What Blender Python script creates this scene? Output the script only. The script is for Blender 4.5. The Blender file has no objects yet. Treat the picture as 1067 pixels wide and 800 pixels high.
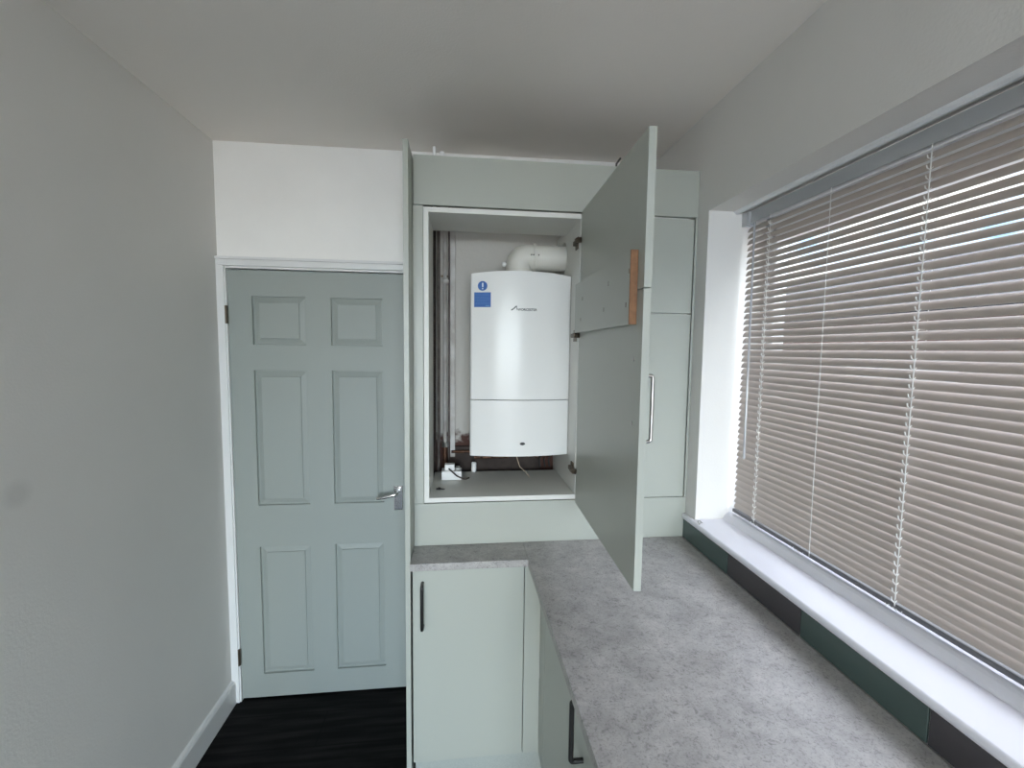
import bpy, bmesh, math, random
from mathutils import Vector, Matrix
random.seed(7)
R = math.radians
SC = bpy.context.scene
COL = SC.collection

# ------------------------------------------------------------------ camera
cam_d = bpy.data.cameras.new('camera')
cam = bpy.data.objects.new('camera', cam_d); COL.objects.link(cam)
F_PX, PITCH, YAW, ROLL, H = 462.74, 4.482, 6.515, 0.683, 1.6527
p, y, r = R(PITCH), R(YAW), R(ROLL)
fw = Vector((math.sin(y)*math.cos(p), math.cos(y)*math.cos(p), -math.sin(p)))
rt = Vector((math.cos(y), -math.sin(y), 0)); up = rt.cross(fw)
rt2 = rt*math.cos(r) + up*math.sin(r)
up2 = -rt*math.sin(r) + up*math.cos(r)
M = Matrix((rt2, up2, -fw)).transposed().to_4x4(); M.translation = (0, 0, H)
cam.matrix_world = M
cam_d.sensor_width = 36; cam_d.lens = F_PX/1067*36
cam_d.clip_start = 0.02; cam_d.clip_end = 200
SC.camera = cam

# ------------------------------------------------------------------ exposure, sky, sun
SC.view_settings.view_transform = 'Standard'
SC.view_settings.look = 'None'
SC.view_settings.gamma = 1
SC.view_settings.use_curve_mapping = False
SC.view_settings.exposure = 0.48
SC.render.film_transparent = False
SC.cycles.max_bounces = 12
SC.cycles.diffuse_bounces = 8
SC.cycles.glossy_bounces = 4
SC.cycles.transparent_max_bounces = 12
SC.cycles.sample_clamp_indirect = 6
SC.cycles.use_denoising = True

W = bpy.data.worlds.new('sky'); SC.world = W; W.use_nodes = True
nt = W.node_tree; bg = nt.nodes['Background']
# overcast sky: brighter and a little bluer overhead, thin blue breaks in the cloud
tc = nt.nodes.new('ShaderNodeTexCoord'); nz = nt.nodes.new('ShaderNodeTexNoise')
nz.inputs['Scale'].default_value = 9; nz.inputs['Detail'].default_value = 4
cr = nt.nodes.new('ShaderNodeValToRGB')
cr.color_ramp.elements[0].position = .36; cr.color_ramp.elements[0].color = (.30, .60, 1, 1)
cr.color_ramp.elements[1].position = .50; cr.color_ramp.elements[1].color = (1, 1, 1, 1)
sx = nt.nodes.new('ShaderNodeSeparateXYZ')
lo = nt.nodes.new('ShaderNodeMapRange')          # horizon glow is strongest behind the viewer
lo.inputs['From Min'].default_value = -1.0; lo.inputs['From Max'].default_value = -.80
lo.inputs['To Min'].default_value = 2.3; lo.inputs['To Max'].default_value = .14
hi = nt.nodes.new('ShaderNodeMapRange'); hi.interpolation_type = 'SMOOTHSTEP'
hi.inputs['From Min'].default_value = .25; hi.inputs['From Max'].default_value = .75
er = nt.nodes.new('ShaderNodeMix'); er.data_type = 'RGBA'; er.inputs['B'].default_value = (.60, .58, .63, 1)
mu = nt.nodes.new('ShaderNodeMix'); mu.data_type = 'RGBA'; mu.blend_type = 'MULTIPLY'; mu.inputs['Factor'].default_value = 1
nt.links.new(tc.outputs['Generated'], nz.inputs['Vector']); nt.links.new(nz.outputs['Fac'], cr.inputs['Fac'])
nt.links.new(tc.outputs['Generated'], sx.inputs[0]); nt.links.new(sx.outputs['Z'], hi.inputs['Value']); nt.links.new(sx.outputs['Y'], lo.inputs['Value'])
nt.links.new(hi.outputs[0], er.inputs['Factor']); nt.links.new(lo.outputs[0], er.inputs['A'])
nt.links.new(cr.outputs['Color'], mu.inputs['A']); nt.links.new(er.outputs['Result'], mu.inputs['B'])
nt.links.new(mu.outputs['Result'], bg.inputs['Color'])
bg.inputs['Strength'].default_value = 10.2

def portal(name, loc, rot, sx, sy):
    d = bpy.data.lights.new(name, 'AREA'); d.shape = 'RECTANGLE'; d.size = sx; d.size_y = sy
    d.cycles.is_portal = True
    o = bpy.data.objects.new(name, d); o.location = loc; o.rotation_euler = rot; COL.objects.link(o)
portal('window_daylight_portal', (1.192, .66, 1.58), (0, R(90), 0), 1.18, 1.84)
portal('rear_window_daylight_portal', (-.08, -3.24, 1.18), (R(90), 0, 0), 1.9, 2.3)

# ------------------------------------------------------------------ materials
def mat(name, col, rough=.5, metal=0., var=0., vscale=6., bump=0., bscale=200., spec=.5, col2=None, coat=0.):
    m = bpy.data.materials.new(name); m.use_nodes = True
    n = m.node_tree.nodes; l = m.node_tree.links; b = n['Principled BSDF']
    b.inputs['Base Color'].default_value = (*col, 1); b.inputs['Roughness'].default_value = rough
    b.inputs['Metallic'].default_value = metal; b.inputs['Specular IOR Level'].default_value = spec
    b.inputs['Coat Weight'].default_value = coat
    t = n.new('ShaderNodeTexCoord')
    if var or col2:
        z = n.new('ShaderNodeTexNoise'); z.inputs['Scale'].default_value = vscale; z.inputs['Detail'].default_value = 5
        c = n.new('ShaderNodeValToRGB'); c.color_ramp.elements[0].position = .35; c.color_ramp.elements[1].position = .65
        a = col2 if col2 else tuple(x*(1-var) for x in col)
        c.color_ramp.elements[0].color = (*a, 1); c.color_ramp.elements[1].color = (*col, 1)
        l.new(t.outputs['Object'], z.inputs['Vector']); l.new(z.outputs['Fac'], c.inputs['Fac']); l.new(c.outputs['Color'], b.inputs['Base Color'])
    if bump:
        z = n.new('ShaderNodeTexNoise'); z.inputs['Scale'].default_value = bscale; z.inputs['Detail'].default_value = 3
        u = n.new('ShaderNodeBump'); u.inputs['Strength'].default_value = bump; u.inputs['Distance'].default_value = .002
        l.new(t.outputs['Object'], z.inputs['Vector']); l.new(z.outputs['Fac'], u.inputs['Height']); l.new(u.outputs['Normal'], b.inputs['Normal'])
    return m

wall_m = mat('white_emulsion', (.75, .735, .705), .75, var=.05, vscale=1.3, bump=.25, bscale=140)
wall2_m = mat('white_emulsion_lit', (.90, .885, .855), .7, var=.05, vscale=3, bump=.25, bscale=140)  # same paint lightened: stronger light on the back wall put into the colour
ceil_m = mat('ceiling_paint', (.88, .835, .785), .8, var=.04, vscale=1.5, bump=.35, bscale=170)
gloss_white = mat('white_gloss_paint', (.74, .74, .73), .3)
pvc = mat('white_pvc', (.78, .79, .80), .3)
sill_m = mat('sill_white', (.78, .775, .83), .35)
sage = mat('sage_green_laminate', (.40, .418, .375), .38, bump=.06, bscale=500)
sage_door = mat('sage_green_paint', (.295, .322, .298), .5, bump=.15, bscale=260)
sage_plinth = mat('sage_plinth', (.40, .43, .40), .45, var=.12, vscale=300)
carc = mat('white_melamine', (.70, .70, .66), .45)
boiler_w = mat('boiler_white', (.74, .74, .72), .2, spec=.22)
flue_m = mat('flue_cream_plastic', (.66, .645, .59), .35)
chrome = mat('chrome', (.75, .75, .76), .15, 1.)
steel = mat('brushed_steel', (.45, .44, .42), .35, 1.)
gunmetal = mat('gunmetal_handle', (.10, .10, .10), .3, 1.)
dark_metal = mat('dark_brass', (.16, .13, .10), .4, .9)
black = mat('black_plastic', (.012, .012, .012), .5)
gapm = mat('gap_shade', (.02, .022, .02), .9)  # near-black carcass colour stands in for shade behind the door gaps
wood_edge = mat('raw_board_edge', (.25, .125, .06), .75, col2=(.18, .085, .04), vscale=60)
copper = mat('tarnished_copper', (.14, .065, .035), .5, .6, col2=(.04, .02, .014), vscale=30)
brown_w = mat('dark_stained_wood', (.048, .034, .028), .8, col2=(.022, .014, .011), vscale=18)
pipe_w = mat('painted_pipe', (.50, .49, .47), .5, col2=(.34, .31, .28), vscale=14)
pipe_b = mat('brown_pipe', (.15, .125, .11), .6, col2=(.07, .055, .05), vscale=20)
white_pl = mat('white_plastic', (.75, .75, .74), .4)
slat_m = mat('blind_slat_enamel', (.50, .44, .40), .45)
rail_m = mat('blind_rail_grey', (.42, .43, .44), .4)
cord_m = mat('white_cord', (.85, .85, .83), .7)
wand_m = mat('grey_wand', (.40, .41, .43), .15)
blue_m = mat('sticker_blue', (.012, .10, .36), .4)
white_ink = mat('white_ink', (.75, .85, .92), .5)
dark_ink = mat('dark_ink', (.03, .035, .03), .4)
tile_g = mat('green_glass_tile', (.075, .11, .10), .18, var=.1)
tile_d = mat('dark_grey_tile', (.065, .06, .065), .25, var=.1)
slate = mat('roof_slate', (.010, .011, .013), .6, var=.3, vscale=4)
paving = mat('paving', (.50, .47, .43), .9, var=.2, vscale=2)

def plank_mat():
    m = bpy.data.materials.new('black_wood_vinyl'); m.use_nodes = True
    n = m.node_tree.nodes; l = m.node_tree.links; b = n['Principled BSDF']
    t = n.new('ShaderNodeTexCoord'); mp = n.new('ShaderNodeMapping'); mp.inputs['Scale'].default_value = (1.2, 14, 1)
    z = n.new('ShaderNodeTexNoise'); z.inputs['Scale'].default_value = 2.5; z.inputs['Detail'].default_value = 8
    c = n.new('ShaderNodeValToRGB'); c.color_ramp.elements[0].position = .42; c.color_ramp.elements[1].position = .75
    c.color_ramp.elements[0].color = (.002, .002, .0022, 1); c.color_ramp.elements[1].color = (.022, .020, .020, 1)
    br = n.new('ShaderNodeTexBrick'); br.inputs['Scale'].default_value = 1; br.inputs['Brick Width'].default_value = 1.2
    br.inputs['Row Height'].default_value = .18; br.inputs['Mortar Size'].default_value = .003
    br.inputs['Color1'].default_value = (.9, .9, .9, 1); br.inputs['Color2'].default_value = (.6, .6, .6, 1); br.inputs['Mortar'].default_value = (.25, .25, .25, 1)
    mx = n.new('ShaderNodeMix'); mx.data_type = 'RGBA'; mx.blend_type = 'MULTIPLY'; mx.inputs['Factor'].default_value = 1
    l.new(t.outputs['Object'], mp.inputs['Vector']); l.new(mp.outputs[0], z.inputs['Vector']); l.new(z.outputs['Fac'], c.inputs['Fac'])
    l.new(t.outputs['Object'], br.inputs['Vector']); l.new(c.outputs['Color'], mx.inputs['A']); l.new(br.outputs['Color'], mx.inputs['B'])
    l.new(mx.outputs['Result'], b.inputs['Base Color']); b.inputs['Roughness'].default_value = .6
    b.inputs['Specular IOR Level'].default_value = .12
    return m

def worktop_mat():
    m = bpy.data.materials.new('grey_concrete_laminate'); m.use_nodes = True
    n = m.node_tree.nodes; l = m.node_tree.links; b = n['Principled BSDF']
    t = n.new('ShaderNodeTexCoord')
    def noise(sc, det, dist, c0, c1, p0, p1, rough=.6):
        z = n.new('ShaderNodeTexNoise'); z.inputs['Scale'].default_value = sc; z.inputs['Detail'].default_value = det
        z.inputs['Distortion'].default_value = dist; z.inputs['Roughness'].default_value = rough
        c = n.new('ShaderNodeValToRGB'); c.color_ramp.elements[0].position = p0; c.color_ramp.elements[1].position = p1
        c.color_ramp.elements[0].color = (c0, c0, c0, 1); c.color_ramp.elements[1].color = (c1, c1, c1, 1)
        l.new(t.outputs['Object'], z.inputs['Vector']); l.new(z.outputs['Fac'], c.inputs['Fac']); return c.outputs['Color']
    a = noise(9, 12, .3, .66, 1., .38, .62, .78); d = noise(64, 8, .8, .56, 1., .36, .48, .8); e = noise(200, 4, .3, .66, 1, .32, .46)
    def mul(x, yv):
        q = n.new('ShaderNodeMix'); q.data_type = 'RGBA'; q.blend_type = 'MULTIPLY'; q.inputs['Factor'].default_value = 1
        l.new(x, q.inputs['A'])
        if isinstance(yv, tuple): q.inputs['B'].default_value = yv
        else: l.new(yv, q.inputs['B'])
        return q.outputs['Result']
    o = mul(mul(mul(a, d), e), (.46, .44, .425, 1))
    l.new(o, b.inputs['Base Color']); b.inputs['Roughness'].default_value = .42
    return m

def brick_mat():
    m = bpy.data.materials.new('red_brick'); m.use_nodes = True
    n = m.node_tree.nodes; l = m.node_tree.links; b = n['Principled BSDF']
    t = n.new('ShaderNodeTexCoord'); s = n.new('ShaderNodeSeparateXYZ'); cb = n.new('ShaderNodeCombineXYZ')
    ad = n.new('ShaderNodeMath'); ad.operation = 'ADD'
    br = n.new('ShaderNodeTexBrick'); br.inputs['Scale'].default_value = 1; br.inputs['Brick Width'].default_value = .225; br.inputs['Row Height'].default_value = .075
    br.inputs['Mortar Size'].default_value = .01
    br.inputs['Color1'].default_value = (.115, .065, .05, 1); br.inputs['Color2'].default_value = (.085, .045, .035, 1); br.inputs['Mortar'].default_value = (.14, .12, .105, 1)
    l.new(t.outputs['Object'], s.inputs[0]); l.new(s.outputs['X'], ad.inputs[0]); l.new(s.outputs['Y'], ad.inputs[1])
    l.new(ad.outputs[0], cb.inputs['X']); l.new(s.outputs['Z'], cb.inputs['Y']); l.new(cb.outputs[0], br.inputs['Vector'])
    l.new(br.outputs['Color'], b.inputs['Base Color']); b.inputs['Roughness'].default_value = .9
    return m

def glass_mat():
    m = bpy.data.materials.new('window_glass'); m.use_nodes = True
    n = m.node_tree.nodes; l = m.node_tree.links; n.remove(n['Principled BSDF'])
    tr = n.new('ShaderNodeBsdfTransparent'); tr.inputs['Color'].default_value = (.95, .97, .96, 1)
    g = n.new('ShaderNodeBsdfGlossy'); g.inputs['Roughness'].default_value = .02
    lw = n.new('ShaderNodeLayerWeight'); lw.inputs['Blend'].default_value = .5
    pw = n.new('ShaderNodeMath'); pw.operation = 'POWER'; pw.inputs[1].default_value = 5
    f = n.new('ShaderNodeMath'); f.operation = 'MULTIPLY_ADD'; f.inputs[1].default_value = .6; f.inputs[2].default_value = .03
    l.new(lw.outputs['Facing'], pw.inputs[0]); l.new(pw.outputs[0], f.inputs[0]); mx = n.new('ShaderNodeMixShader')
    l.new(f.outputs[0], mx.inputs[0]); l.new(tr.outputs[0], mx.inputs[1]); l.new(g.outputs[0], mx.inputs[2])
    l.new(mx.outputs[0], n['Material Output'].inputs['Surface']); return m

def stained_wall_mat():
    # old plaster in the boiler recess: grey-white with brown damp stains low down (the stains have their own shape)
    m = mat('recess_plaster', (.50, .485, .45), .85, bump=.5, bscale=60)
    n = m.node_tree.nodes; l = m.node_tree.links; b = n['Principled BSDF']
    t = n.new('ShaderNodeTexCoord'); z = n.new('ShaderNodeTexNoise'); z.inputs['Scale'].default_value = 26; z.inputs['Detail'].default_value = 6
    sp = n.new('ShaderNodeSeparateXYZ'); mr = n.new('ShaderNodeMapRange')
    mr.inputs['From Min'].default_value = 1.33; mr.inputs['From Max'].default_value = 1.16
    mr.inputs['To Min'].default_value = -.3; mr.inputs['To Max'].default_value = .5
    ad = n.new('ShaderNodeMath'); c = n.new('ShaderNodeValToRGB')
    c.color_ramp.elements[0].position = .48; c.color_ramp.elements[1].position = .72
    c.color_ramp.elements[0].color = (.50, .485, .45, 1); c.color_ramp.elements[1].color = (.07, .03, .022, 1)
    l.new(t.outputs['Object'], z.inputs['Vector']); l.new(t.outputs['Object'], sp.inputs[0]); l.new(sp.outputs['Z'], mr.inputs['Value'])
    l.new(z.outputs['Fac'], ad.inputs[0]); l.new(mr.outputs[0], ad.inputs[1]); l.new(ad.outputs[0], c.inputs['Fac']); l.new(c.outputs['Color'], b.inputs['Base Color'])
    return m

def smudged_wall():
    m = wall_m.copy(); m.name = 'white_emulsion_with_smudge'
    n = m.node_tree.nodes; l = m.node_tree.links; b = n['Principled BSDF']; src = b.inputs['Base Color'].links[0].from_socket
    t = n.new('ShaderNodeTexCoord'); mp = n.new('ShaderNodeMapping'); mp.vector_type = 'TEXTURE'
    mp.inputs['Location'].default_value = (-1.05, 1.159, 1.294); mp.inputs['Scale'].default_value = (.2, .045, .04)
    ln = n.new('ShaderNodeVectorMath'); ln.operation = 'LENGTH'
    mr = n.new('ShaderNodeMapRange'); mr.inputs['From Min'].default_value = .4; mr.inputs['From Max'].default_value = 1
    mr.inputs['To Min'].default_value = .88; mr.inputs['To Max'].default_value = 1
    mx = n.new('ShaderNodeMix'); mx.data_type = 'RGBA'; mx.blend_type = 'MULTIPLY'; mx.inputs['Factor'].default_value = 1
    l.new(t.outputs['Object'], mp.inputs['Vector']); l.new(mp.outputs[0], ln.inputs[0]); l.new(ln.outputs['Value'], mr.inputs['Value'])
    l.new(src, mx.inputs['A']); l.new(mr.outputs[0], mx.inputs['B']); l.new(mx.outputs['Result'], b.inputs['Base Color'])
    return m
smudge_m = smudged_wall()
floor_m = plank_mat(); top_m = worktop_mat(); brick_m = brick_mat(); glass_m = glass_mat(); recess_m = stained_wall_mat()

# ------------------------------------------------------------------ mesh helpers
def bx(bm, x0, x1, y0, y1, z0, z1, bev=0., seg=2):
    r_ = bmesh.ops.create_cube(bm, size=1)
    vs = r_['verts']
    for v in vs:
        v.co = Vector(((x0+x1)/2 + v.co.x*(x1-x0), (y0+y1)/2 + v.co.y*(y1-y0), (z0+z1)/2 + v.co.z*(z1-z0)))
    if bev:
        es = list({e for v in vs for e in v.link_edges})
        bmesh.ops.bevel(bm, geom=es, offset=bev, segments=seg, profile=.5, affect='EDGES')

def tube(bm, pts, rad, n=12, cap=True):
    pts = [Vector(q) for q in pts]; rings = []
    rads = rad if isinstance(rad, (list, tuple)) else [rad]*len(pts)
    prev = None
    for i, q in enumerate(pts):
        d = (pts[min(i+1, len(pts)-1)] - pts[max(i-1, 0)]).normalized()
        if prev is None:
            a = d.orthogonal().normalized()
        else:
            a = (prev - d*prev.dot(d)).normalized()
        prev = a; b = d.cross(a)
        rings.append([bm.verts.new(q + (a*math.cos(2*math.pi*k/n) + b*math.sin(2*math.pi*k/n))*rads[i]) for k in range(n)])
    for i in range(len(rings)-1):
        for k in range(n):
            bm.faces.new((rings[i][k], rings[i][(k+1) % n], rings[i+1][(k+1) % n], rings[i+1][k]))
    if cap:
        bm.faces.new(rings[0][::-1]); bm.faces.new(rings[-1])

def arc(p0, p1, p2, n=8):      # quadratic bend p0 -> p2 round p1
    p0, p1, p2 = Vector(p0), Vector(p1), Vector(p2)
    return [p0*(1-t)**2 + p1*2*t*(1-t) + p2*t*t for t in [i/n for i in range(n+1)]]

def extr(bm, prof, y0, y1):    # profile of (x,z) swept along y
    a = [bm.verts.new((x, y0, z)) for x, z in prof]; b = [bm.verts.new((x, y1, z)) for x, z in prof]
    k = len(prof)
    for i in range(k): bm.faces.new((a[i], a[(i+1) % k], b[(i+1) % k], b[i]))
    bm.faces.new(a[::-1]); bm.faces.new(b)

def obj(name, bm, m, parent=None, smooth=False, keep=False):
    bmesh.ops.recalc_face_normals(bm, faces=bm.faces)
    me = bpy.data.meshes.new(name); bm.to_mesh(me); bm.free()
    me.materials.append(m)
    if smooth:
        for f in me.polygons: f.use_smooth = True
        me.set_sharp_from_angle(angle=R(40))
    o = bpy.data.objects.new(name, me); COL.objects.link(o)
    if parent:
        o.parent = parent
        if not keep:
            o.matrix_parent_inverse = root_matrix(parent).inverted()
    return o

def root_matrix(o):
    m_ = Matrix.Translation(o.location) @ o.rotation_euler.to_matrix().to_4x4()
    if o.parent: m_ = root_matrix(o.parent) @ o.matrix_parent_inverse @ m_
    return m_

def box(name, x0, x1, y0, y1, z0, z1, m, parent=None, bev=.001, label=None):
    bm = bmesh.new(); bx(bm, x0, x1, y0, y1, z0, z1, bev)
    o = obj(name, bm, m, parent)
    if label: o['label'] = label
    return o

def empty(name, label, cat, loc, group=None):
    o = bpy.data.objects.new(name, None); COL.objects.link(o); o.location = loc; o.empty_display_size = .05
    o['label'] = label; o['category'] = cat
    if group: o['group'] = group
    return o

def tag(o, label, cat, group=None):
    o['label'] = label; o['category'] = cat
    if group: o['group'] = group
    return o

def struct(o):
    o['kind'] = 'structure'; return o

def textmesh(name, body, size, m, parent, matrix, depth=.0003, bold=0.):
    cu = bpy.data.curves.new(name, 'FONT'); cu.body = body; cu.size = size; cu.extrude = depth; cu.offset = bold
    cu.align_x = 'LEFT'; cu.align_y = 'CENTER'
    t_ = bpy.data.objects.new(name+'_curve', cu); COL.objects.link(t_)
    dg = bpy.context.evaluated_depsgraph_get(); me = bpy.data.meshes.new_from_object(t_.evaluated_get(dg))
    bpy.data.objects.remove(t_); me.name = name; me.materials.clear(); me.materials.append(m); me.transform(matrix)
    o = bpy.data.objects.new(name, me); COL.objects.link(o)
    if parent: o.parent = parent; o.matrix_parent_inverse = root_matrix(parent).inverted()
    return o

# ------------------------------------------------------------------ dimensions
XL, XR, YW, YR, ZC = -1.05, .895, 2.086, -3.1, 2.514
YC, YB, ZT = 1.646, 1.53, .9095
ZS, ZH = 1.008, 2.165
WY0, WY1 = -.22, 1.572          # window reveal
XF0, XF1 = 1.120, 1.180          # window frame

# ------------------------------------------------------------------ room shell
struct(box('floor', XL-.15, XR+.3, YR-.15, YW+.15, -.12, 0, floor_m, bev=0))
bm = bmesh.new()                # ceiling: not quite level along the back wall
co = [(XL-.15, YR-.15, 2.480), (XR+.3, YR-.15, 2.462), (XR+.3, YW+.15, 2.533), (XL-.15, YW+.15, 2.519)]
a = [bm.verts.new(c) for c in co]; b = [bm.verts.new((c[0], c[1], 2.7)) for c in co]
bm.faces.new(a); bm.faces.new(b)
for i in range(4): bm.faces.new((a[i], a[(i+1) % 4], b[(i+1) % 4], b[i]))
struct(obj('ceiling', bm, ceil_m))
struct(box('wall_left', XL-.15, XL, YR-.15, YW+.15, 0, 2.56, smudge_m, bev=0))
bm = bmesh.new()                # back wall with the door opening
DX0, DX1 = -1.021, -.243
bx(bm, XL, DX0, YW, YW+.15, 0, 2.56); bx(bm, DX1, XR, YW, YW+.15, 0, 2.56); bx(bm, DX0, DX1, YW, YW+.15, 1.996, 2.56)
struct(obj('wall_back', bm, wall2_m))
bm = bmesh.new()                # wall round the window
bx(bm, XR, XR+.3, WY1, YW+.15, 0, 2.56); bx(bm, XR, XR+.3, YR-.15, WY0, 0, 2.56)
bx(bm, XR, XR+.3, WY0, WY1, 0, ZS-.022); bx(bm, XR, XR+.3, WY0, WY1, ZH, 2.56)
struct(obj('wall_right', bm, wall_m))
RX0, RX1, RZ0, RZ1 = -.98, .82, .06, 2.3
bm = bmesh.new()
bx(bm, XL, RX0, YR-.15, YR, 0, 2.56); bx(bm, RX1, XR, YR-.15, YR, 0, 2.56)
bx(bm, RX0, RX1, YR-.15, YR, 0, RZ0); bx(bm, RX0, RX1, YR-.15, YR, RZ1, 2.56)
struct(obj('wall_rear', bm, wall_m))
# unseen panel added behind the door to keep light out of its gaps
struct(box('wall_light_block', DX0-.05, DX1+.05, YW+.152, YW+.17, 0, 2.1, wall_m, bev=0))

# recess lining behind the boiler (old plaster)
bm = bmesh.new(); bx(bm, -.174, .893, YW-.012, YW-.0005, .95, 2.45)
struct(obj('trim_1', bm, recess_m))

# skirting
bm = bmesh.new()
extr(bm, [(XL, 0), (XL+.017, 0), (XL+.017, .097), (XL+.012, .108), (XL, .112)], YR, YW-.018)
struct(obj('baseboard_left', bm, gloss_white))

# door casing
bm = bmesh.new()
bx(bm, XL, DX0+.002, YW-.018, YW, 0, 1.9979, .002)
bx(bm, XL, DX1+.045, YW-.018, YW, 1.998, 2.0239, .002); bx(bm, XL, DX1+.045, YW-.024, YW, 2.024, 2.036, .003)
bx(bm, DX1, DX1+.045, YW-.018, YW, 0, 1.9979, .002)
bx(bm, DX0, DX0+.008, YW-.012, YW+.10, 0, 1.996, .001); bx(bm, DX1-.008, DX1, YW-.006, YW+.10, 0, 1.996, .001)
bx(bm, DX0, DX1, YW-.012, YW+.10, 1.988, 1.997, .001)
bx(bm, DX0+.008, DX0+.02, YW+.04, YW+.06, 0, 1.99); bx(bm, DX1-.02, DX1-.008, YW+.04, YW+.06, 0, 1.99); bx(bm, DX0, DX1, YW+.04, YW+.06, 1.976, 1.988)
struct(obj('trim_2', bm, gloss_white))

# six panel door
def panel_door():
    bm = bmesh.new()
    x0, x1, z0, z1, yf, yb = -1.0125, -.253, .008, 1.983, YW, YW+.036
    cols = [(-.915, -.690), (-.582, -.357)]; rows = [(.122, .737), (.930, 1.546), (1.659, 1.872)]
    xs = sorted([x0, x1] + [v for c in cols for v in c]); zs = sorted([z0, z1] + [v for c in rows for v in c])
    g = [[bm.verts.new((x, yf, z)) for z in zs] for x in xs]
    pf = []
    for i in range(len(xs)-1):
        for k in range(len(zs)-1):
            f = bm.faces.new((g[i][k], g[i+1][k], g[i+1][k+1], g[i][k+1]))
            if (xs[i], xs[i+1]) in cols and (zs[k], zs[k+1]) in rows: pf.append(f)
    bv = [bm.verts.new(c) for c in ((x0, yb, z0), (x1, yb, z0), (x1, yb, z1), (x0, yb, z1))]
    bm.faces.new(bv[::-1])
    n, m = len(xs), len(zs)
    bm.faces.new([g[i][0] for i in range(n)][::-1] + [bv[0], bv[1]])
    bm.faces.new([g[i][m-1] for i in range(n)] + [bv[2], bv[3]])
    bm.faces.new([g[0][k] for k in range(m)] + [bv[3], bv[0]])
    bm.faces.new([g[n-1][k] for k in range(m)][::-1] + [bv[1], bv[2]])
    def inset(fs, th, dy):
        bmesh.ops.inset_individual(bm, faces=fs, thickness=th, depth=0)
        for f in fs:
            for v in f.verts: v.co.y += dy
    inset(pf, .0022, .010); inset(pf, .004, .003); inset(pf, .006, 0); inset(pf, .030, -.0070); inset(pf, .0016, -.0045)
    return bm
door = struct(obj('door_1', panel_door(), sage_door))
# lever handle on its plate
bm = bmesh.new(); bx(bm, -.3135, -.2705, YW-.008, YW, .894, 1.010, .003)
plate = obj('handle_plate', bm, chrome, door)
bm = bmesh.new()
tube(bm, [(-.290, YW-.006, .985), (-.290, YW-.022, .985)], .012, 16)
tube(bm, [(-.290, YW-.02, .985)] + arc((-.290, YW-.04, .985), (-.291, YW-.052, .984), (-.305, YW-.053, .981), 5)
     + [(-.33, YW-.053, .975), (-.355, YW-.052, .969), (-.376, YW-.051, .967), (-.384, YW-.051, .967)], [.008]*7+[.0085, .008, .0085, .006], 14)
obj('handle_lever', bm, chrome, plate, True)
for z0 in (1.749, .181):
    bm = bmesh.new(); tube(bm, [(-1.0150, YW-.017, z0), (-1.0150, YW-.017, z0+.078)], .0045, 10)
    bx(bm, -1.017, -1.009, YW-.014, YW-.010, z0, z0+.078)
    obj('hinge', bm, dark_metal, door)

# ------------------------------------------------------------------ window with frame, sash and glass
win = bpy.data.objects.new('window_1', None); COL.objects.link(win); win.location = (XF0, (WY0+WY1)/2, ZS); struct(win)
bm = bmesh.new()
bx(bm, XF0, XF1, WY0, WY1, ZS-.02, ZS+.050, .004); bx(bm, XF0, XF1, WY0, WY1, ZH-.055, ZH, .004)
bx(bm, XF0, XF1, WY1-.035, WY1, ZS, ZH, .004); bx(bm, XF0, XF1, WY0, WY0+.035, ZS, ZH, .004)
bx(bm, XF0, XF1, .30, .35, ZS, ZH, .004)
obj('window_frame', bm, pvc, win)
for y0, y1 in ((.352, WY1-.036), (WY0+.036, .298)):
    bm = bmesh.new(); xa, xb = XF0+.006, XF1-.006; za, zb = ZS+.051, ZH-.056
    bx(bm, xa, xb, y0, y1, za, za+.022, .003); bx(bm, xa, xb, y0, y1, zb-.058, zb, .003)
    bx(bm, xa, xb, y0, y0+.022, za, zb, .003); bx(bm, xa, xb, y1-.022, y1, za, zb, .003)
    s = obj('window_sash', bm, pvc, win)
    bm = bmesh.new(); bx(bm, xa+.024, xa+.028, y0+.015, y1-.015, za+.015, zb-.05)
    obj('window_pane', bm, glass_m, s)
# sill board with a rounded nose, and the beads against the frame
bm = bmesh.new()
nose = [(.875+.010-.010*math.cos(t), ZS-.011+.011*math.sin(t)) for t in [R(-80+16*i) for i in range(11)]]
extr(bm, [(XF0, ZS-.022), (.887, ZS-.022)] + nose + [(XF0, ZS)], WY0-.03, WY1)
bx(bm, .877, XR-.0003, WY1-.001, YC-.002, ZS-.021, ZS, .006, 3)
struct(obj('trim_3', bm, sill_m, smooth=True))
bm = bmesh.new()
extr(bm, [(1.008, ZS), (1.010, ZS+.006), (1.015, ZS+.013), (1.021, ZS+.020), (1.028, ZS+.025), (1.036, ZS+.028), (1.038, ZS+.026), (1.038, ZS)], WY0, WY1)
struct(obj('trim_4', bm, sill_m))
bm = bmesh.new()
extr(bm, [(.990, ZH), (.994, ZH-.006), (1.002, ZH-.010), (1.012, ZH-.009), (1.017, ZH)], WY0, WY1)
struct(obj('trim_5', bm, pvc))
# rear window that lights the room from behind the viewer
rw = bpy.data.objects.new('window_2', None); COL.objects.link(rw); rw.location = (RX0, YR, RZ0); struct(rw)
bm = bmesh.new()
for x in (RX0, (RX0+RX1)/2-.035, RX1-.07): bx(bm, x, x+.07, YR-.10, YR-.03, RZ0, RZ1, .003)
bx(bm, RX0, RX1, YR-.10, YR-.03, RZ0, RZ0+.07, .003); bx(bm, RX0, RX1, YR-.10, YR-.03, RZ1-.07, RZ1, .003)
obj('window_frame', bm, pvc, rw)
bm = bmesh.new(); bx(bm, RX0+.06, RX1-.06, YR-.07, YR-.066, RZ0+.06, RZ1-.06); obj('window_pane', bm, glass_m, rw)

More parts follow.
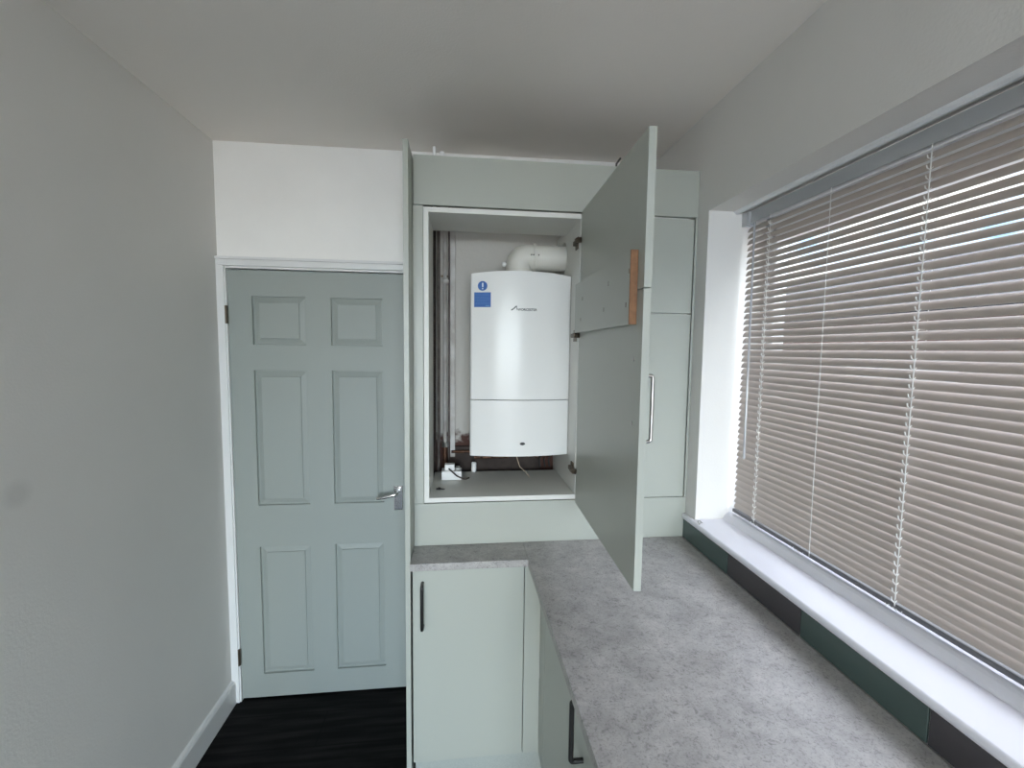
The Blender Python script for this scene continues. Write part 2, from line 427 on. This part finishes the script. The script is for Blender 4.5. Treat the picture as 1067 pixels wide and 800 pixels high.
# ------------------------------------------------------------------ outside
bounce_m = mat('pale_bounce_ground', (.82, .79, .74), .9, var=.06, vscale=3)  # unseen pale ground added to bounce daylight in through the rear window
struct(box('rear_bounce_ground', -7, 7, -14, YR-.2, -.3, -.02, bounce_m, bev=0))
g = struct(box('ground', -12, 30, -25, 30, -.4, -.3, paving, bev=0))
out_glass = mat('outdoor_pane', (.12, .14, .15), .08)
bld = empty('neighbouring_building', 'low red brick building with dark slate roof seen through the blind slats', 'building', (4.3, 1.6, -.3))
box('brick_wall', 4.3, 7.5, -3, 11.55, -.3, 2.02, brick_m, bld, 0)
bm = bmesh.new()
extr(bm, [(4.12, 1.98), (4.12, 2.08), (5.4, 2.75), (7.7, 2.75), (7.7, 1.98)], -3.2, 11.58)
obj('roof', bm, slate, bld)
for y0 in (1.7, 3.4):
    bm = bmesh.new(); bx(bm, 4.27, 4.31, y0, y0+1.1, 1.02, 1.66); w_ = obj('window', bm, pvc, bld)
    box('pane', 4.262, 4.268, y0+.08, y0+1.02, 1.10, 1.40, out_glass, w_, 0)
box('tall_wing', 4.3, 9, 11.6, 19, -.3, 5.2, brick_m, bld, 0)

# ------------------------------------------------------------------ wall tiles under the sill
yt = [1.644, 1.343, 1.020, .697, .374, .051, -.272]
for i in range(6):
    m_ = tile_g if i % 2 == 0 else tile_d
    o = box('wall_tile', XR-.010, XR-.0003, yt[i+1]+.0015, yt[i]-.0015, ZT+.0005, ZS-.0225, m_, bev=.0012)
    lab = ['dark green glossy wall tile in the corner beside the tall cupboard', 'first dark grey wall tile from the back corner, below the window sill',
           'dark green wall tile below the sill between two dark grey tiles', 'dark grey wall tile under the sill at the lower right of the photo',
           'green wall tile under the sill nearest beyond the frame', 'last dark grey wall tile under the sill toward the rear'][i]
    if i < 4: tag(o, lab, 'tile', 'tiles below the window sill')
    else: bpy.data.objects.remove(o)
bm = bmesh.new(); bx(bm, XR-.006, XR-.0003, .374, 1.644, ZT+.0005, ZS-.0225)
struct(obj('trim_6', bm, white_pl))
bm = bmesh.new()
tube(bm, [(.886, 1.527, ZS+.002), (.892, 1.548, ZS+.003), (.902, 1.552, ZS+.003), (.903, 1.535, ZS+.002), (.893, 1.531, ZS+.002)], .0016, 8)
tube(bm, [(.886, 1.527, ZS+.002), (.884, 1.522, ZS+.002)], .0026, 8)
tag(obj('metal_clip', bm, steel), 'small metal clip lying on the end of the white sill', 'clip')

# ------------------------------------------------------------------ end panel and tall units
tag(box('end_panel', -.193, -.1755, YB, YW-.026, 0, 2.330, sage, bev=.001), 'tall narrow sage green end panel standing beside the room door', 'panel')

XO0, XO1, ZO0, ZO1 = -.1365, .4555, 1.076, 2.154       # boiler cupboard outer size
tag(box('filler_strip', -.1745, XO0-.0012, YC, YC+.018, 1.0735, 2.1585, sage), 'narrow upright sage green strip left of the open boiler cupboard', 'panel')
tag(box('top_fascia', -.1715, XR-.001, YC, YC+.018, 2.1605, 2.331, sage), 'wide sage green fascia board above the boiler cupboard', 'panel')
tag(box('lower_fascia', -.1745, XR-.001, YC, YC+.018, ZT+.001, 1.0725, sage), 'sage green board between the worktop and the cupboards', 'panel')
tag(box('filler_strip', .8860, XR-.0005, YC, YC+.018, 1.0735, 2.1595, sage), 'thin sage green strip between the right cupboard and the window wall', 'panel')

cab = empty('boiler_cupboard', 'open sage green and white wall cupboard that houses the boiler', 'cupboard', ((XO0+XO1)/2, YC+.12, ZO0))
T = .018; YD = 1.905
bm = bmesh.new()
bx(bm, XO0, XO0+T, YC, YD, ZO0, ZO1, .0008)
bx(bm, XO0+T, XO1-T, YC, YD-.005, ZO1-T, ZO1, .0008)
bx(bm, XO0+T, XO1-T, YC, 2.0, ZO0, ZO0+T, .0008)
# right side with a round hole for the flue
hz, hy, hr = 2.045, 1.92, .066
obj('carcass', bm, carc, cab)
def holed_side():
    bm = bmesh.new(); n = 32
    y0, y1, z0, z1 = YC, 2.06, ZO0, ZO1
    def sq(t):
        c, s = math.cos(t), math.sin(t)
        k = min(((y1-hy)/c if c > 1e-9 else 9), ((y0-hy)/c if c < -1e-9 else 9), ((z1-hz)/s if s > 1e-9 else 9), ((z0-hz)/s if s < -1e-9 else 9))
        return hy+k*c, hz+k*s
    ts = sorted(set([2*math.pi*k/n for k in range(n)] + [math.atan2(b_-hz, a_-hy) % (2*math.pi) for a_ in (y0, y1) for b_ in (z0, z1)]))
    L = []
    for x in (XO1-T, XO1):
        L.append([(bm.verts.new((x, hy+hr*math.cos(t), hz+hr*math.sin(t))), bm.verts.new((x, *sq(t)))) for t in ts])
    k = len(ts)
    for i in range(k):
        j = (i+1) % k
        for q in L: bm.faces.new((q[i][0], q[j][0], q[j][1], q[i][1]))
        bm.faces.new((L[0][i][0], L[0][j][0], L[1][j][0], L[1][i][0]))
        bm.faces.new((L[0][i][1], L[0][j][1], L[1][j][1], L[1][i][1]))
    return bm
obj('side_board', holed_side(), carc, cab)

# the opened door leaf: hinge line at the right side, swung out a little under ninety degrees
HX, HY = .4385, 1.640
EX, EY = .4205, 1.005
ddir = Vector((EX-HX, EY-HY, 0)); DW = ddir.length; ddir.normalize(); nrm = Vector((-ddir.y, ddir.x, 0))   # nrm points to the right (outer face)
if nrm.x < 0: nrm = -nrm
DM = Matrix((( ddir.x, nrm.x, 0, HX), (ddir.y, nrm.y, 0, HY), (0, 0, 1, 0), (0, 0, 0, 1)))   # local: x along leaf, y thickness outwards, z up
def leafbox(name, a0, a1, b0, b1, z0, z1, m, parent, bev=.0008):
    bm = bmesh.new(); bx(bm, a0, a1, b0, b1, z0, z1, bev); bm.transform(DM); return obj(name, bm, m, parent)
ZJ = 1.7985
upl = leafbox('door', 0, DW, 0, .019, ZJ+.0015, 2.160, sage, cab)
lol = leafbox('door', 0, DW, 0, .019, 1.064, ZJ-.0015, sage, cab)
leafbox('joining_board', .006, DW-.045, -.019, -.0005, 1.716, 1.894, sage, upl)
e = leafbox('board_edge', DW-.0448, DW-.040, -.019, -.0005, 1.716, 1.894, wood_edge, upl, .0003); e['label'] = 'orange brown raw board edge'
for a_, z_ in ((.585, 1.845), (.42, 1.838), (.57, 1.765), (.38, 1.77), (.12, 1.83), (.10, 1.76)):
    leafbox('screw', a_-.002, a_+.002, -.0200, -.0188, z_-.006, z_+.006, dark_metal, upl, 0)
for z_ in (1.632, 1.472):
    bm = bmesh.new(); tube(bm, [(DW-.05, .0005, z_), (DW-.05, -.002, z_)], .006, 12); bm.transform(DM); obj('screw_head', bm, steel, lol)
bm = bmesh.new()
hx = DW-.03
tube(bm, [(hx, .0185, 1.592), (hx, .034, 1.592)] + arc((hx, .036, 1.592), (hx, .042, 1.592), (hx, .042, 1.585), 5) + arc((hx, .042, 1.437), (hx, .042, 1.430), (hx, .036, 1.430), 5) + [(hx, .0185, 1.430)], .0048, 12)
bm.transform(DM); obj('handle', bm, steel, lol, True)
def hinge(z_, parent):
    bm = bmesh.new()
    bx(bm, XO1-T-.005, XO1-T, YC+.022, YC+.056, z_-.022, z_+.022, .001)      # plate on the carcass
    bx(bm, XO1-T-.016, XO1-T-.004, YC+.004, YC+.052, z_-.008, z_+.008, .002)  # arm
    bx(bm, XO1-T-.020, XO1-T-.008, YC-.012, YC+.012, z_-.006, z_+.010, .002)
    tube(bm, [(XO1-T-.012, YC-.014, z_), (XO1-T-.004, YC-.022, z_)], .010, 12)
    return obj('hinge', bm, dark_metal, parent)
for z_ in (2.055, 1.707, 1.19): hinge(z_, cab)

rc = empty('tall_cupboard', 'closed sage green cupboard with two doors between boiler cupboard and window', 'cupboard', (.67, YC+.12, 1.062))
bm = bmesh.new()
bx(bm, XO1+.0465, XO1+.0645, YC+.03, 2.06, 1.062, 2.164); bx(bm, .8655, .8835, YC+.03, 2.06, 1.062, 2.164)
bx(bm, XO1+.0645, .8655, YC+.02, 2.06, 1.062, 1.08); bx(bm, XO1+.0645, .8655, YC+.02, 2.06, 2.146, 2.164)
bx(bm, XO1+.0645, .8655, YC+.02, 2.06, 1.788, 1.806); bx(bm, XO1+.0645, .8655, 2.05, 2.06, 1.08, 2.146)
obj('carcass', bm, carc, rc)
for z0, z1 in ((1.0755, 1.7940), (1.7985, 2.1515)):
    box('door', XO1+.022, .8800, YC-.0015, YC+.0175, z0, z1, sage, rc)
# bits sticking up behind the fascia
for x, z, w_, lab in ((-.100, 2.372, .011, 'taller white pipe end poking up behind the top fascia'), (-.072, 2.357, .016, 'short wide white clip end behind the top fascia, right of the pipe end')):
    bm = bmesh.new(); bx(bm, x-w_/2, x+w_/2, YC+.024, YC+.05, 2.164, z, .002); tag(obj('pipe_end' if z > 2.36 else 'clip_end', bm, white_pl), lab, 'pipe')
bm = bmesh.new(); tube(bm, [(.575, YC+.03, 2.30), (.577, YC+.03, 2.352), (.592, YC+.03, 2.374)], .004, 8)
tag(obj('cable_end', bm, black), 'black cable end above the fascia beside the open door', 'cable')

# ------------------------------------------------------------------ boiler
boi = empty('boiler', 'white wall-hung gas boiler with blue sticker inside the open cupboard', 'boiler', (.237, 2.07, 1.224))
BX0, BX1, BY, BB = .0345, .4365, 1.766, 2.072
BC = (BX0+BX1)/2
def bow(x): return .030*(1-((x-BC)/((BX1-BX0)/2))**2)
def cover(z0, z1f, name, top=False):
    bm = bmesh.new(); n = 24; rings = []
    xs = [BX0+(BX1-BX0)*i/n for i in range(n+1)]
    def col(x, y, arch): return (bm.verts.new((x, y, z0)), bm.verts.new((x, y, z1f + arch)))
    front = [col(x, BY-bow(x), (.012*(1-((x-BC)/((BX1-BX0)/2))**2) if top else 0)) for x in xs]
    ba, bb = col(BX0, BY+.06, 0), col(BX1, BY+.06, 0)
    loop = front + [bb, ba]; k = len(loop)
    for i in range(k):
        j = (i+1) % k; bm.faces.new((loop[i][0], loop[j][0], loop[j][1], loop[i][1]))
    bm.faces.new([q[0] for q in loop][::-1]); bm.faces.new([q[1] for q in loop])
    es = [e for e in bm.edges if (e.verts[0] in front[0] and e.verts[1] in front[0]) or (e.verts[0] in front[-1] and e.verts[1] in front[-1])]
    bmesh.ops.bevel(bm, geom=es, offset=.007, segments=4, profile=.5, affect='EDGES')
    o = obj(name, bm, boiler_w, boi, True); return o
box('casing', BX0+.004, BX1-.004, BY+.0595, BB, 1.232, 1.944, boiler_w, boi, .004)
fc = cover(1.4525, 1.944, 'front_cover', True)
lf = cover(1.2245, 1.4495, 'lower_cover')
bm = bmesh.new(); n = 20
vs = [(0.243+.0105*math.cos(2*math.pi*i/n), 1.276+.0058*math.sin(2*math.pi*i/n)) for i in range(n)]
f0 = [bm.verts.new((x, BY-bow(x)-.0022, z)) for x, z in vs]; f1 = [bm.verts.new((x, BY-bow(x)+.002, z)) for x, z in vs]
bm.faces.new(f0); bm.faces.new(f1[::-1])
for i in range(n): bm.faces.new((f0[i], f0[(i+1) % n], f1[(i+1) % n], f1[i]))
o = obj('badge', bm, black, lf); o['label'] = 'small black oval badge'
# blue stickers, bent to the cover
def patch(x0, x1, z0, z1, off, shape='rect'):
    bm = bmesh.new()
    if shape == 'rect': pts = [(x0, z0), (x1, z0), (x1, z1), (x0, z1)]
    else:
        cx, cz, rr = (x0+x1)/2, (z0+z1)/2, (x1-x0)/2; pts = [(cx+rr*math.cos(2*math.pi*i/28), cz+rr*math.sin(2*math.pi*i/28)) for i in range(28)]
    a = [bm.verts.new((x, BY-bow(x)-off, z)) for x, z in pts]; b = [bm.verts.new((x, BY-bow(x)-off+.0004, z)) for x, z in pts]
    bm.faces.new(a); bm.faces.new(b[::-1]); k = len(a)
    for i in range(k): bm.faces.new((a[i], a[(i+1) % k], b[(i+1) % k], b[i]))
    return bm
def join(bms):
    bm = bmesh.new()
    for q in bms:
        me = bpy.data.meshes.new('t'); q.to_mesh(me); q.free(); bm.from_mesh(me); bpy.data.meshes.remove(me)
    return bm
o = obj('round_sticker', patch(.062, .099, 1.878, 1.915, .0012, 'disc'), blue_m, fc); o['label'] = 'round blue sticker with white exclamation mark'
obj('exclamation_mark', join([patch(.0782, .0835, 1.892, 1.908, .0018), patch(.0785, .0832, 1.884, 1.888, .0018)]), white_ink, fc)
o = obj('instruction_sticker', patch(.0485, .1125, 1.815, 1.872, .0012), blue_m, fc); o['label'] = 'blue rectangular sticker with fine white text'
lines = []
for i in range(8):
    z = 1.866 - i*.0056; x = .053
    lim = .108 if i % 3 != 2 else .095
    while x < lim:
        w_ = random.uniform(.003, .008); lines.append(patch(x, min(x+w_, lim), z-.0008, z, .0017)); x += w_+.0014
lines.append(patch(.092, .108, 1.8185, 1.8215, .0017))
obj('sticker_text', join(lines), pale_ink := mat('pale_blue_ink', (.10, .28, .55), .5), fc)
# maker's mark: dark swoosh and lettering
bm = bmesh.new()
pts = [(.190, 1.8040), (.196, 1.8035), (.203, 1.809), (.212, 1.8165), (.213, 1.8075), (.2165, 1.8030), (.2165, 1.8050), (.2150, 1.8090), (.2140, 1.8215), (.209, 1.8210), (.199, 1.8110), (.193, 1.8080)]
a = [bm.verts.new((x, BY-bow(x)-.0016, z)) for x, z in pts]; b = [bm.verts.new((x, BY-bow(x)-.0008, z)) for x, z in pts]
bm.faces.new(a); bm.faces.new(b[::-1])
for i in range(len(pts)): bm.faces.new((a[i], a[(i+1) % len(pts)], b[(i+1) % len(pts)], b[i]))
obj('logo_mark', bm, dark_ink, fc)
MX = Matrix.Translation((.2165, BY-bow(.25)-.0030, 1.8065)) @ Matrix.Rotation(R(90), 4, 'X')
textmesh('logo_lettering', 'WORCESTER', .0128, dark_ink, fc, MX @ Matrix.Diagonal((1.02, 1, 1, 1)), .0006, .0002)
# pipes under the boiler are stubs of copper
for i, x in enumerate((.09, .14, .20, .30, .34, .375)):
    bm = bmesh.new(); tube(bm, [(x, 1.95, 1.233), (x, 1.95, 1.19), (x, 1.965, 1.17), (x, 2.03, 1.165)], .0075 if i < 4 else .011, 10); obj('connection_pipe', bm, copper, boi, True)
bm = bmesh.new(); tube(bm, [(.235, 1.86, 1.226), (.237, 1.855, 1.19), (.250, 1.86, 1.15), (.275, 1.87, 1.125), (.292, 1.88, 1.104), (.296, 1.875, 1.099)], .0016, 8)
o = obj('sensor_cable', bm, mat('tan_cable', (.42, .33, .24), .6), boi); o['label'] = 'thin tan cable hanging below the boiler'

# ------------------------------------------------------------------ flue
flue = empty('flue_pipe', 'cream plastic flue elbow on boiler top running through cupboard side', 'flue', (.24, 1.92, 1.95))
FR = .055; fz = 2.043
bm = bmesh.new()
cx = .243; BR = .036
path = [(cx, 1.92, 1.946), (cx, 1.92, fz-BR)]
for i in range(1, 9):
    t = R(90*i/8); path.append((cx + BR*(1-math.cos(t)), 1.92, fz-BR + BR*math.sin(t)))
path += [(.315, 1.92, fz)]
tube(bm, path, FR*1.02, 28); obj('elbow', bm, flue_m, flue, True)
bm = bmesh.new(); tube(bm, [(.305, 1.92, fz), (.497, 1.92, fz)], FR*.97, 28); obj('straight_pipe', bm, flue_m, flue, True)
bm = bmesh.new(); tube(bm, [(.300, 1.92, fz), (.3015, 1.92, fz), (.3125, 1.92, fz), (.314, 1.92, fz)], [FR*1.03, FR*1.10, FR*1.10, FR*1.03], 28); obj('collar', bm, flue_m, flue, True)
bm = bmesh.new(); tube(bm, [(.195, 1.918, 2.012), (.185, 1.918, 2.012), (.184, 1.918, 2.012), (.172, 1.918, 2.012)], [.006, .006, .010, .010], 12); obj('test_cap', bm, white_pl, flue)
for x in (.288, .297, .319):
    bm = bmesh.new(); tube(bm, [(x, 1.92-FR*1.0, fz+.002), (x, 1.92-FR*1.0-.004-(.003 if x < .31 else 0), fz+.002)], .0027, 8); obj('screw', bm, black, flue)

# ------------------------------------------------------------------ pipes and bits in the recess
def pipe(name, x, y_, z0, z1, rad, m, label):
    bm = bmesh.new(); tube(bm, [(x, y_, z0), (x, y_, z1)], rad, 12); return tag(obj(name, bm, m, None, True), label, 'pipe')
p1 = pipe('water_pipe', -.0745, 2.045, 1.203, 2.44, .0085, pipe_w, 'pale painted vertical pipe with collar at the cupboard left rear')
bm = bmesh.new(); tube(bm, [(-.0745, 2.045, 1.940), (-.0745, 2.045, 1.946), (-.0745, 2.045, 1.958), (-.0745, 2.045, 1.964)], [.010, .0165, .0165, .010], 14); obj('collar', bm, pipe_w, p1, True)
bm = bmesh.new(); tube(bm, [(-.0745, 2.045, 1.200), (-.0745, 2.045, 1.222)], .0165, 8); obj('pipe_nut', bm, steel, p1)
bm = bmesh.new(); bx(bm, -.094, -.062, 2.056, 2.070, 1.972, 1.982); obj('pipe_bracket', bm, dark_metal, p1)
bm = bmesh.new(); tube(bm, [(-.0745, 2.045, 1.10), (-.0745, 2.045, 1.202)], .011, 12); obj('lower_section', bm, copper, p1)
pipe('water_pipe', -.104, 2.052, 1.06, 2.44, .0075, pipe_b, 'dark brown vertical pipe left of the pale pipe')
pipe('water_pipe', -.0575, 2.062, 1.06, 2.44, .0045, pipe_b, 'thin brown vertical pipe between pale pipe and white trunking')
tag(box('pipe_trunking', -.0505, -.0290, 2.048, 2.072, 1.150, 2.44, pipe_w), 'pale vertical trunking strip on the recess wall', 'trunking')
bm = bmesh.new(); bx(bm, -.172, -.116, 2.058, 2.0735, 1.06, 2.44, .002); tag(obj('backing_board', bm, brown_w), 'dark brown upright board in the left rear corner of the recess', 'board')
bm = bmesh.new(); bx(bm, -.05, .375, 2.052, 2.0735, 1.062, 1.198, .001); tag(obj('wooden_batten', bm, brown_w), 'dark stained wooden board low on the wall below the boiler', 'board')
for z_, lab in ((1.178, 'upper horizontal copper pipe under the boiler'), (1.150, 'lower horizontal copper pipe under the boiler')):
    bm = bmesh.new(); tube(bm, [(-.045 if z_ > 1.16 else .06, 2.035, z_), (.35 if z_ > 1.16 else .22, 2.035, z_)], .0065, 10); tag(obj('copper_pipe', bm, copper, None, True), lab, 'pipe')
bm = bmesh.new(); tube(bm, [(.057, 1.985, 1.097), (.057, 1.985, 1.138), (.057, 1.985, 1.141)], [.011, .011, .008], 14); tag(obj('plastic_cap', bm, white_pl, None, True), 'small white plastic cap standing below the boiler', 'cap')
for i, dx in enumerate((0, .022, .044)):
    bm = bmesh.new(); tube(bm, [(.385+dx, 2.03, 1.222), (.380+dx, 2.04, 1.17), (.368+dx, 2.045, 1.13), (.372+dx, 2.035, 1.099)], .0035, 8)
    tag(obj('electric_cable', bm, black, None, True), ['left of three black cables hanging below the boiler right side', 'middle of three black cables hanging below the boiler right side', 'right of three black cables hanging below the boiler right side'][i], 'cable', 'black cables below the boiler')
# junction box with small connector and brown lead
jb = empty('junction_box', 'white plastic junction box on the cupboard bottom beside the pipes', 'electrical box', (-.041, 1.885, ZO0+T))
ZF = ZO0+T
box('box_body', -.083, .002, 1.868, 1.93, ZF+.0003, ZF+.038, white_pl, jb, .003)
box('connector', -.070, -.028, 1.88, 1.915, ZF+.038, ZF+.064, white_pl, jb, .003)
box('side_connector', -.023, -.004, 1.885, 1.915, ZF+.038, ZF+.050, mat('grey_plastic', (.3, .31, .29), .5), jb, .002)
bm = bmesh.new(); tube(bm, [(-.052, 1.876, ZF+.048), (-.045, 1.862, ZF+.045), (-.02, 1.858, ZF+.022), (.005, 1.862, ZF+.008), (.020, 1.868, ZF+.004), (.034, 1.885, ZF+.004)], .003, 8)
obj('brown_lead', bm, brown_w, jb, True)
bm = bmesh.new(); tube(bm, [(-.098, 1.742, ZF+.004), (-.085, 1.742, ZF+.005), (-.08, 1.741, ZF+.004), (-.064, 1.738, ZF+.003)], [.003, .006, .003, .0015], 8)
tag(obj('loose_screw', bm, black), 'small dark screw lying on the cupboard bottom near the front', 'screw')

# ------------------------------------------------------------------ base units
bu = empty('base_cupboard', 'sage green base cupboard below the short worktop beside the end panel', 'cupboard', (.03, 1.78, 0))
box('carcass', -.170, .228, YB+.0215, YW-.03, .150, ZT-.0285, gapm, bu)
bd = box('door', -.1685, .2275, YB, YB+.019, .1505, .8750, sage, bu)
def bar_handle(pts, parent, m=gunmetal, rad=.0062):
    bm = bmesh.new(); tube(bm, pts, rad, 12); return obj('handle', bm, m, parent, True)
hx, hy2 = -.134, YB-.030
bar_handle([(hx, YB+.001, .828), (hx, YB-.022, .828)] + arc((hx, YB-.024, .828), (hx, hy2, .828), (hx, hy2, .821), 5) + arc((hx, hy2, .678), (hx, hy2, .671), (hx, YB-.024, .671), 5) + [(hx, YB+.001, .671)], bd)
tag(box('corner_post', .2300, .2895, YB, YB+.019, .1505, .8755, sage), 'narrow sage green corner post right of the base cupboard door', 'panel')
tag(box('plinth', -.166, .345, YB+.045, YB+.06, 0, .1480, sage_plinth), 'sage green plinth board below the short base cupboard', 'plinth')
RF = .2895
for i, (ya, yb_) in enumerate(((.845, 1.438), (.248, .842))):
    u = empty('base_cupboard', ['sage green cupboard with black bar handle under the long worktop', 'sage green cupboard under the long worktop, nearest the viewer'][i], 'cupboard', (.58, (ya+yb_)/2, 0))
    box('carcass', RF+.0205, XR-.02, ya, yb_, .150, ZT-.0285, gapm, u)
    d_ = box('door', RF, RF+.019, ya+.0015, yb_-.0015, .1505, .8750, sage, u)
    yh = ya+.110 if i == 0 else ya+.04; xh = RF-.030
    bar_handle([(RF+.001, yh, .832), (RF-.022, yh, .832)] + arc((RF-.024, yh, .832), (xh, yh, .832), (xh, yh, .825), 5) + arc((xh, yh, .690), (xh, yh, .682), (RF-.024, yh, .682), 5) + [(RF+.001, yh, .682)], d_, black)
tag(box('corner_post', RF, RF+.019, 1.4405, YB-.0015, .1505, .8755, sage), 'sage green corner post facing left at the inner worktop corner', 'panel')
tag(box('plinth', RF+.045, RF+.06, .25, YB+.044, 0, .148, sage_plinth), 'sage green plinth board under the long run of cupboards', 'plinth')

# ------------------------------------------------------------------ worktops
YT, XI = 1.504, .2385
def top_piece(name, prof, label):
    bm = bmesh.new()
    a = [bm.verts.new((x, y_, ZT-.026)) for x, y_ in prof]; b = [bm.verts.new((x, y_, ZT)) for x, y_ in prof]; k = len(prof)
    bm.faces.new(a[::-1]); bm.faces.new(b)
    for i in range(k): bm.faces.new((a[i], a[(i+1) % k], b[(i+1) % k], b[i]))
    es = [e for e in bm.edges if abs(e.verts[0].co.z-e.verts[1].co.z) < 1e-6]
    bmesh.ops.bevel(bm, geom=es, offset=.0018, segments=2, profile=.5, affect='EDGES')
    return tag(obj(name, bm, top_m), label, 'worktop')
top_piece('worktop', [(-.1750, YT), (XI-.0006, YT), (XI-.0006, YC+.05), (-.1750, YC+.05)], 'short grey concrete-look worktop piece beside the end panel')
top_piece('worktop', [(XI, YC+.05), (XI, YT), (XI+.010, .2), (XR-.0115, .2), (XR-.0115, YC+.05)], 'long grey concrete-look worktop running below the window')
bm = bmesh.new(); bx(bm, .26, XR-.001, YC+.0505, YW-.013, ZT-.028, ZT, 0); struct(obj('trim_7', bm, carc))

# ------------------------------------------------------------------ venetian blind
XB = 1.040; Y0B, Y1B = WY0+.03, 1.546
bl = empty('venetian_blind', 'half-closed beige brown venetian blind hanging in the window recess', 'blind', (XB, (Y0B+Y1B)/2, 2.155))
bm = bmesh.new()
extr(bm, [(XB-.0125, 2.113), (XB+.0125, 2.113), (XB+.0125, 2.153), (XB+.0115, 2.153), (XB+.0115, 2.115), (XB-.0115, 2.115), (XB-.0115, 2.153), (XB-.0125, 2.153)], Y0B, Y1B)
hr_ = obj('headrail', bm, rail_m, bl)
bm = bmesh.new(); bx(bm, XB-.0165, XB+.0165, Y1B-.004, Y1B+.024, 2.108, 2.158, .002); bx(bm, XB-.017, XB-.013, Y1B-.022, Y1B-.006, 2.111, 2.156, .001)
obj('end_bracket', bm, mat('clear_grey_plastic', (.55, .56, .58), .2), bl)
# slats: curved strip, room-side edge down
PITCHS = .0222; TH = R(57); SW = .0252
Z1S = 2.094; NS = 47
def slat_bm():
    bm = bmesh.new(); n = 8; prof = []
    for i in range(n+1):
        u = -1+2*i/n; a = u*SW/2; c_ = .0030*(1-u*u)
        prof.append((a, c_))
    th = .0004
    full = prof + [(a, c_-th) for a, c_ in reversed(prof)]
    # local a axis: from the room edge (low) to the outer edge (high); crown towards the room and up
    ca, sa = math.cos(TH), math.sin(TH)
    pr = [(a*ca - c_*sa, a*sa + c_*ca) for a, c_ in full]
    extr(bm, pr, Y0B, Y1B)
    return bm
sl = obj('slat', slat_bm(), slat_m, bl, True)
sl.matrix_parent_inverse = Matrix.Translation((XB, 0, 0)) @ Matrix.Identity(4) if False else root_matrix(bl).inverted()
sl.location = (XB, 0, Z1S)
for i in range(1, NS):
    c_ = sl.copy(); COL.objects.link(c_); c_.parent = bl; c_.matrix_parent_inverse = sl.matrix_parent_inverse.copy()
    c_.location = (XB + random.uniform(-.0004, .0004), 0, Z1S - i*PITCHS)
    c_.rotation_euler = (random.uniform(-.0006, .0006), random.uniform(-.02, .02), 0)
zb = 1.050
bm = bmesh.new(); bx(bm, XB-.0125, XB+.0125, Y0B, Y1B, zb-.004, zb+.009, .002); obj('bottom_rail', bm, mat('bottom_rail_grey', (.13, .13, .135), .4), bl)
for yl in (1.420, .905, .40):
    bm = bmesh.new()
    for sx in (-1, 1): tube(bm, [(XB+sx*.0128, yl, 2.114), (XB+sx*.0128, yl, zb+.004)], .0007, 6)
    for i in range(NS):
        z_ = Z1S - i*PITCHS - .0015
        tube(bm, [(XB-.0128, yl, z_-.011), (XB+.0128, yl, z_+.009)], .0009, 6)
        tube(bm, [(XB-.0128, yl, z_-.011), (XB-.0150, yl+.005, z_-.006), (XB-.0134, yl+.008, z_+.001)], .0012, 6)
    tube(bm, [(XB-.0148, yl-.003, 2.114), (XB-.0148, yl-.003, zb+.004)], .0007, 6)
    obj('ladder_cord', bm, cord_m, bl)
    bm = bmesh.new()
    q = [(XB-.014+.004*math.sin(k*1.9), yl-.02+k*.004, zb-.003+.004*math.cos(k*2.3)) for k in range(12)]
    tube(bm, q, .0010, 6); tube(bm, [(XB, yl, zb-.003), (XB, yl, zb+.001)], .005, 10)
    obj('cord_knot', bm, cord_m, bl)
bm = bmesh.new(); tube(bm, [(XB-.0145, 1.172, 2.114), (XB-.0145, 1.165, zb)], .0008, 6)
tube(bm, [(XB-.014+.004*math.sin(k*1.9), 1.19+k*.005, zb-.004+.004*math.cos(k*2.3)) for k in range(12)], .0010, 6)
obj('lift_cord', bm, cord_m, bl)
bm = bmesh.new(); tube(bm, [(XB-.0160, 1.497, 2.108), (XB-.022, 1.488, 2.09), (XB-.022, 1.479, 1.266)], .0034, 8); obj('tilt_wand', bm, wand_m, bl, True)
